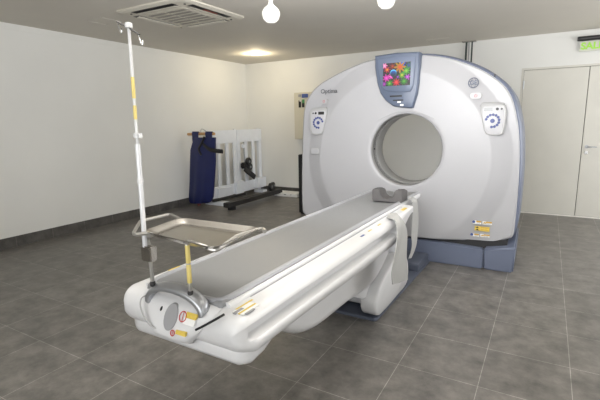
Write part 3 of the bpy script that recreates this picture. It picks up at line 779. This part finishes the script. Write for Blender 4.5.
# wheels
def rollers(name, label, base, rz, n=2, ry=0, group=None):
    o = thing(name, label, 'clamp', base, rz)
    o.rotation_euler = (0, ry, rz)
    bm = bmesh.new(); box(bm, -.035, .035, -.1, .1, -.02, .025); obj('bracket', bm, m_black, o, bevel=.006)
    for k in range(n):
        y = -.055+.13*k
        bm = bmesh.new(); lathe(bm, [(.02, -.03), (.063, -.028), (.07, -.015), (.07, .015), (.063, .028), (.02, .03)], (.0, y, .06), 20, 'x'); wh = obj('roller', bm, m_black, o)
        bm = bmesh.new(); lathe(bm, [(.001, -.0), (.026, -.0), (.024, .034), (.001, .036)], (.0, y, .06), 16, 'x'); obj('hub', bm, m_lcd, wh)
    return o
w0 = wz(267, 190, .14)
rollers('roller_clamp', 'black double roller clamp sitting on the far end of the black rail', (B.x-.05, -.52, .16), .25)
ho = thing('hanging_roller_clamp', 'black roller clamp hanging on a steel bar from the slatted rack', 'clamp', (RX+.06, -.70, -.03))
bm = bmesh.new(); tube(bm, [(0, 0, 1.12), (0, 0, .72)], .011, 8); hb = obj('hanging_bar', bm, m_silver, ho)
bm = bmesh.new(); box(bm, -.028, .012, -.045, .045, 1.0, 1.07); obj('bar_hook', bm, m_rack, ho, bevel=.004)
bm = bmesh.new(); box(bm, -.03, .05, -.11, .06, .60, .72); obj('clamp_body', bm, m_black, ho, bevel=.02)
for y, z in ((.07, .73), (.10, .62)):
    bm = bmesh.new(); lathe(bm, [(.02, -.0), (.072, .004), (.078, .02), (.078, .045), (.068, .06), (.02, .062)], (.01, y, z), 20, 'x'); wh = obj('roller', bm, m_black, ho)
    bm = bmesh.new(); lathe(bm, [(.001, .05), (.026, .05), (.024, .066), (.001, .067)], (.01, y, z), 16, 'x'); obj('hub', bm, m_lcd, wh)
bm = bmesh.new(); box(bm, .03, .06, -.2, .2, -.055, .055); pd = obj('pad', bm, m_rub, ho, loc=(.03, .06, .50), rot=(-.55, 0, 0), bevel=.012)
# red-brown foot at far left of the rack
bm = bmesh.new(); lathe(bm, [(.03, 0), (.035, .02), (.028, .14), (.02, .15)], (0, 0, 0), 14)
o = obj('red_brown_bottle', bm, m_copper, None, loc=(.20, -1.80, 0)); tag(o, 'small red-brown cylinder on the floor left of the navy apron', 'bottle')

# apron on a hanger
AY = -1.86
ax_ = .46
ap = thing('lead_apron', 'navy blue lead apron hanging at the left end of the slatted rack', 'apron', (ax_, AY, 0))
def uvp(u, v, x=None, y=None):
    d = fw+r2*((u-300)/F)-u2*((v-200)/F)
    tt = (y-CAM.y)/d.y if y is not None else (x-CAM.x)/d.x
    return CAM+d*tt
# hanging plane faces the camera; its sides are read along the plane y = AY
cols = [(192.5, 214.8, 137.5), (193, 214.6, 142), (190.8, 214.5, 150), (190.5, 214.8, 160), (190.3, 214.3, 170), (190.2, 213.6, 180), (189.8, 213, 190), (189.5, 212.5, 197), (190.2, 211, 201.3), (191.5, 208, 203)]
bm = bmesh.new(); secs = []
for i, (u0, u1, v) in enumerate(cols):
    a = uvp(u0, v, y=AY); b = uvp(u1, v, y=AY); row = []
    N = 16; f = i/len(cols)
    for k in range(N+1):
        q = k/N; p = a.lerp(b, q); dy = -.05*math.sin(PI*q)-.012*math.sin(q*17+f*2)*f
        row.append((p.x-ax_, dy-.01, p.z))
    back = [(x, .035+.01*math.sin(k), z) for k, (x, y, z) in enumerate(row[::-1])]
    secs.append(row+back)
loft(bm, secs); obj('apron_body', bm, m_navy, ap, sharp=60)
for u0, u1 in ((193.2, 199.5), (206.5, 213.2)):
    a = uvp(u0, 133.5, y=AY); b = uvp(u1, 133.5, y=AY); c = uvp(u0+.6, 140, y=AY); d_ = uvp(u1-.3, 140, y=AY)
    bm = bmesh.new()
    loft(bm, [[(c.x-ax_, -.03, c.z), (d_.x-ax_, -.03, d_.z), (d_.x-ax_, -.02, d_.z), (c.x-ax_, -.02, c.z)],
              [(a.x-ax_, -.036, a.z), (b.x-ax_, -.036, b.z), (b.x-ax_, -.026, b.z), (a.x-ax_, -.026, a.z)],
              [(a.x-ax_, -.02, a.z+.035), (b.x-ax_, -.02, b.z+.035), (b.x-ax_, -.012, b.z+.028), (a.x-ax_, -.012, a.z+.028)],
              [(a.x-ax_, .036, a.z+.01), (b.x-ax_, .036, b.z+.01), (b.x-ax_, .028, b.z), (a.x-ax_, .028, a.z)]])
    obj('shoulder_strap', bm, m_navy, ap)
a = uvp(198.5, 139, y=AY); bm = bmesh.new()
pp = [uvp(204.5, 137, y=AY-.06), uvp(202, 143, y=AY-.06), uvp(199, 149, y=AY-.06), uvp(201.5, 155, y=AY-.06)]
tube(bm, [(q.x-ax_, q.y-AY-.005, q.z) for q in spline(pp, 4)], .02, 8)
pp = [uvp(203, 144, y=AY-.06), uvp(209, 149, y=AY-.06), uvp(214, 150.5, y=AY-.05), uvp(223, 151.5, y=AY-.03)]
P3 = [(q.x-ax_, q.y-AY-.005, q.z) for q in spline(pp, 4)]
secs = [[(x, y, z-.036), (x, y-.012, z), (x, y, z+.036), (x, y+.012, z)] for x, y, z in P3]
loft(bm, secs); obj('belt', bm, m_black, ap, label='black buckled belt')
hg = thing('wooden_hanger', 'pale wooden hanger bar holding the navy apron', 'hanger', (ax_, AY, 0))
a = uvp(188, 134.3, y=AY); b = uvp(214.5, 133.8, y=AY)
bm = bmesh.new(); tube(bm, [(a.x-ax_, 0, a.z), ((a.x+b.x)/2-ax_, 0, a.z+.008), (b.x-ax_, 0, b.z)], .023, 10); obj('hanger_bar', bm, m_wood, hg)
bm = bmesh.new(); mx_ = (a.x+b.x)/2-ax_
tube(bm, spline([(mx_, 0, a.z+.02), (mx_, .0, a.z+.06), (mx_-.02, .05, a.z+.09), (mx_-.03, .14, a.z+.06), (mx_-.03, .205, a.z+.0)], 4), .006, 8); obj('hanger_hook', bm, m_silver, hg)

# ---------------------------------------------------------------- things by the back wall
cb = thing('wall_cabinet', 'cream metal wall cabinet with blue label half hidden behind the gantry', 'cabinet', (1.42, 0, 0))
obj('case', bx(-.17, .26, -.14, 0, 1.12, 2.01), m_cream, cb, bevel=.006)
yb = -.142
for (u0, v0, u1, v1), m_, nm in (((302, 94, 308, 97.5), m_labb, 'blue_label'), ((298.5, 94.5, 301, 97), m_labg, 'small_plate'), ((298.8, 100.5, 301, 107.5), m_black, 'switch'), ((302.3, 99.5, 304.4, 103), m_green and mat('green_key', (70, 140, 80), .5), 'green_switch'), ((302.3, 103, 304.4, 107.3), m_black, 'switch')):
    a = uvp(u0, v0, y=yb); b = uvp(u1, v1, y=yb)
    obj(nm, bx(a.x-1.42, b.x-1.42, yb-.012, yb+.003, b.z, a.z), m_, cb)
a = uvp(300.3, 101, y=yb-.012); bm = bmesh.new(); lathe(bm, [(.001, -.012), (.012, -.01), (.014, 0), (.001, .002)], (a.x-1.42, yb-.012, a.z), 12, 'y'); obj('knob', bm, m_labw, cb)
# dark column just behind the gantry's left edge
c0 = wz(299.6, 214.5, 0)
dk = thing('black_cabinet', 'tall narrow black equipment case between the gantry and the back wall', 'equipment case', (c0.x+.12, -1.45, 0))
t0 = uvp(297, 154.5, y=-1.62)
l0 = uvp(297, 190, y=-1.62)
obj('case_body', bx(l0.x-c0.x-.09, .22, -.17, .2, 0.02, t0.z), m_black, dk, bevel=.008)
obj('plinth', bx(l0.x-c0.x-.07, .2, -.15, .18, 0, .03), m_dark, dk)
# white box on floor
wb = thing('white_floor_box', 'low white moulded box on the floor by the back wall', 'box', (1.12, -.28, 0))
obj('box_body', bx(-.24, .3, -.1, .2, 0, .07), m_labw, wb, bevel=.012)
bm = bmesh.new(); box(bm, .0, .05, -.101, -.095, .04, .05); box(bm, .15, .17, -.101, -.095, .04, .05); obj('hand_slot', bm, m_dark, wb)
bm = bmesh.new(); box(bm, .31, .40, -.09, .05, 0, .1); o = obj('small_grey_box', bm, m_foam, None, loc=(1.15, -.28, 0), bevel=.01); tag(o, 'small dark grey box on the floor right of the low white box', 'box')
# socket seen through the bore
a = uvp(414.2, 181.2, y=-.01); b = uvp(419.6, 184.6, y=-.01)
ws = thing('wall_socket', 'small cream wall socket seen low through the scanner bore', 'socket', ((a.x+b.x)/2, 0, (a.z+b.z)/2))
hw = (b.x-a.x)/2; hz = (a.z-b.z)/2
obj('socket_plate', bx(-hw, hw, -.012, 0, -hz, hz), m_acg, ws, bevel=.003)
for s in (-.5, .5): obj('socket_face', bx(s*hw-.02, s*hw+.02, -.016, -.01, -.02, .02), m_acw, ws)
# cables behind the gantry
cbx = thing('cable_riser', 'dark cables dropping from a ceiling bracket on the back wall above the gantry', 'cables', (4.38, 0, 0))
bm = bmesh.new(); box(bm, -.09, .11, -.11, -.002, H-.012, H); obj('ceiling_bracket', bm, m_acg, cbx)
for x, r in ((-.028, .014), (.012, .01), (.055, .011)):
    bm = bmesh.new(); tube(bm, spline([(x, -.05, H-.012), (x, -.05, 2.3), (x*.8, -.05, 1.2), (x, -.06, .15)], 6), r, 8)
    obj('cable', bm, m_cable if r != .01 else m_ring, cbx)
# exit sign and lamp above the door
sg = thing('exit_sign', 'clear exit sign with green letters under a dark lamp bar above the double door', 'sign', (6.05, 0, 0))
obj('sign_panel', bx(-.20, .32, -.035, -.022, 2.36, 2.49), m_signp, sg, bevel=.002)
tx = text_mesh('sign_letters', 'SALIDA', .125, m_green, sg, (-.185, -.038, 2.425), (PI/2, 0, 0), .001, align='LEFT', bold=.004)
bm = bmesh.new(); prism(bm, rrect(-.07, 0, 2.50, 2.56, .025), -.235, .36, 'x')
bb = obj('sign_lamp_housing', bm, m_dark, sg, bevel=.006)
bm = bmesh.new(); box(bm, -.2, .3, -.0745, -.07, 2.523, 2.531); obj('lamp_slit', bm, m_foam, bb)
# ---------------------------------------------------------------- ceiling
ac = thing('ceiling_air_conditioner', 'square cream ceiling air conditioner cassette with slatted centre grille', 'air conditioner', (1.985, -3.72, H))
S = .485
bm = bmesh.new()
def sq(s, z, r=.02): return [(a, b, z) for a, b in rrect(-s, s, -s, s, r, 3)]
loft(bm, [sq(S, 0), sq(S, -.014), sq(S-.03, -.03), sq(S-.05, -.032)])
pn = obj('panel', bm, m_acw, ac)
for k in range(4):
    bm = bmesh.new(); box(bm, -.30, .30, -.44, -.355, -.034, -.03)
    o = obj('air_slot', bm, m_black, ac, rot=(0, 0, k*PI/2))
    bm = bmesh.new(); v = [(-.29, -.405, -.046), (.29, -.405, -.046), (.29, -.357, -.036), (-.29, -.357, -.036)]
    loft(bm, [v, [(a, b, c-.004) for a, b, c in v]]); obj('air_flap', bm, m_acw, o)
    bm = bmesh.new(); lathe(bm, [(.001, -.038), (.011, -.038), (.013, -.03)], (-.36, -.39, 0), 10); obj('corner_screw', bm, m_dark, ac, rot=(0, 0, k*PI/2))
obj('grille', bx(-.3, .3, -.3, .3, -.038, -.03), m_acw, ac, bevel=.003)
for k in range(6):
    y = -.25+.09*k
    for x0, x1 in ((-.26, -.01), (.01, .26)):
        obj('grille_slats', bx(x0, x1, y, y+.05, -.0405, -.037), m_acg, ac)
obj('indicator', bx(.36, .41, -.1, .1, -.04, -.03), m_copper, ac)
dl = thing('recessed_downlight', 'lit round recessed downlight in the ceiling near the corner', 'ceiling light', (1.02, -1.02, H))
bm = bmesh.new(); lathe(bm, [(.085, 0), (.105, -.004), (.105, -.008), (.08, -.008), (.075, -.001)], (0, 0, 0), 28); obj('ring', bm, m_white, dl)
bm = bmesh.new(); lathe(bm, [(.001, -.004), (.078, -.004), (.078, -.001), (.001, -.001)], (0, 0, 0), 28); obj('lens', bm, m_lamp, dl)
pl = bpy.data.lights.new('downlight_lamp', 'POINT'); pl.energy = 20; pl.color = (1, .85, .58); pl.shadow_soft_size = .05
po = bpy.data.objects.new('downlight_lamp', pl); C.objects.link(po); po.location = (1.02, -1.02, H-.085)
def bulb(u, v, tt, label):
    d = fw+r2*((u-300)/F)-u2*((v-200)/F); p = CAM+d*tt
    o = thing('hanging_lamp', label, 'lamp', p, 0, 'globe lamps hanging from the ceiling')
    bm = bmesh.new(); prof = [(.001, -.062), (.03, -.058), (.052, -.038), (.062, -.01), (.06, .012), (.045, .035), (.025, .05), (.016, .062), (.013, .085)]
    lathe(bm, prof, (0, 0, 0), 24); obj('globe', bm, m_bulb, o)
    bm = bmesh.new(); lathe(bm, [(.013, .08), (.016, .085), (.016, .115), (.008, .12)], (0, 0, 0), 14); obj('socket_cap', bm, m_white, o)
    bm = bmesh.new(); tube(bm, [(0, 0, .11), (0, 0, H-p.z)], .006, 8); obj('stem', bm, m_white, o)
    bm = bmesh.new(); lathe(bm, [(.04, H-p.z-.02), (.045, H-p.z-.015), (.045, H-p.z)], (0, 0, 0), 16); obj('ceiling_rose', bm, m_white, o)
bulb(271, 13.5, 2.85, 'left white globe lamp hanging whole in view left of the scanner')
bulb(386.3, -.5, 2.85, 'right white globe lamp cut by the photo top above the scanner')
def hatch(x0, x1, y0, y1, label):
    o = thing('ceiling_hatch', label, 'hatch', ((x0+x1)/2, (y0+y1)/2, H))
    a, b = (x1-x0)/2, (y1-y0)/2
    bm = bmesh.new(); t_ = .014
    box(bm, -a, a, -b, -b+t_, -.004, 0); box(bm, -a, a, b-t_, b, -.004, 0); box(bm, -a, -a+t_, -b+t_, b-t_, -.004, 0); box(bm, a-t_, a, -b+t_, b-t_, -.004, 0)
    obj('rim', bm, m_ceil, o); obj('lid', bx(-a+t_+.003, a-t_-.003, -b+t_+.003, b-t_-.003, -.002, 0), m_ceil, o)
hatch(.84, 1.13, -4.1, -3.85, 'flush square ceiling hatch left of the air conditioner')
hatch(3.85, 4.2, -.55, -.2, 'flush ceiling hatch above the gantry near the back wall')
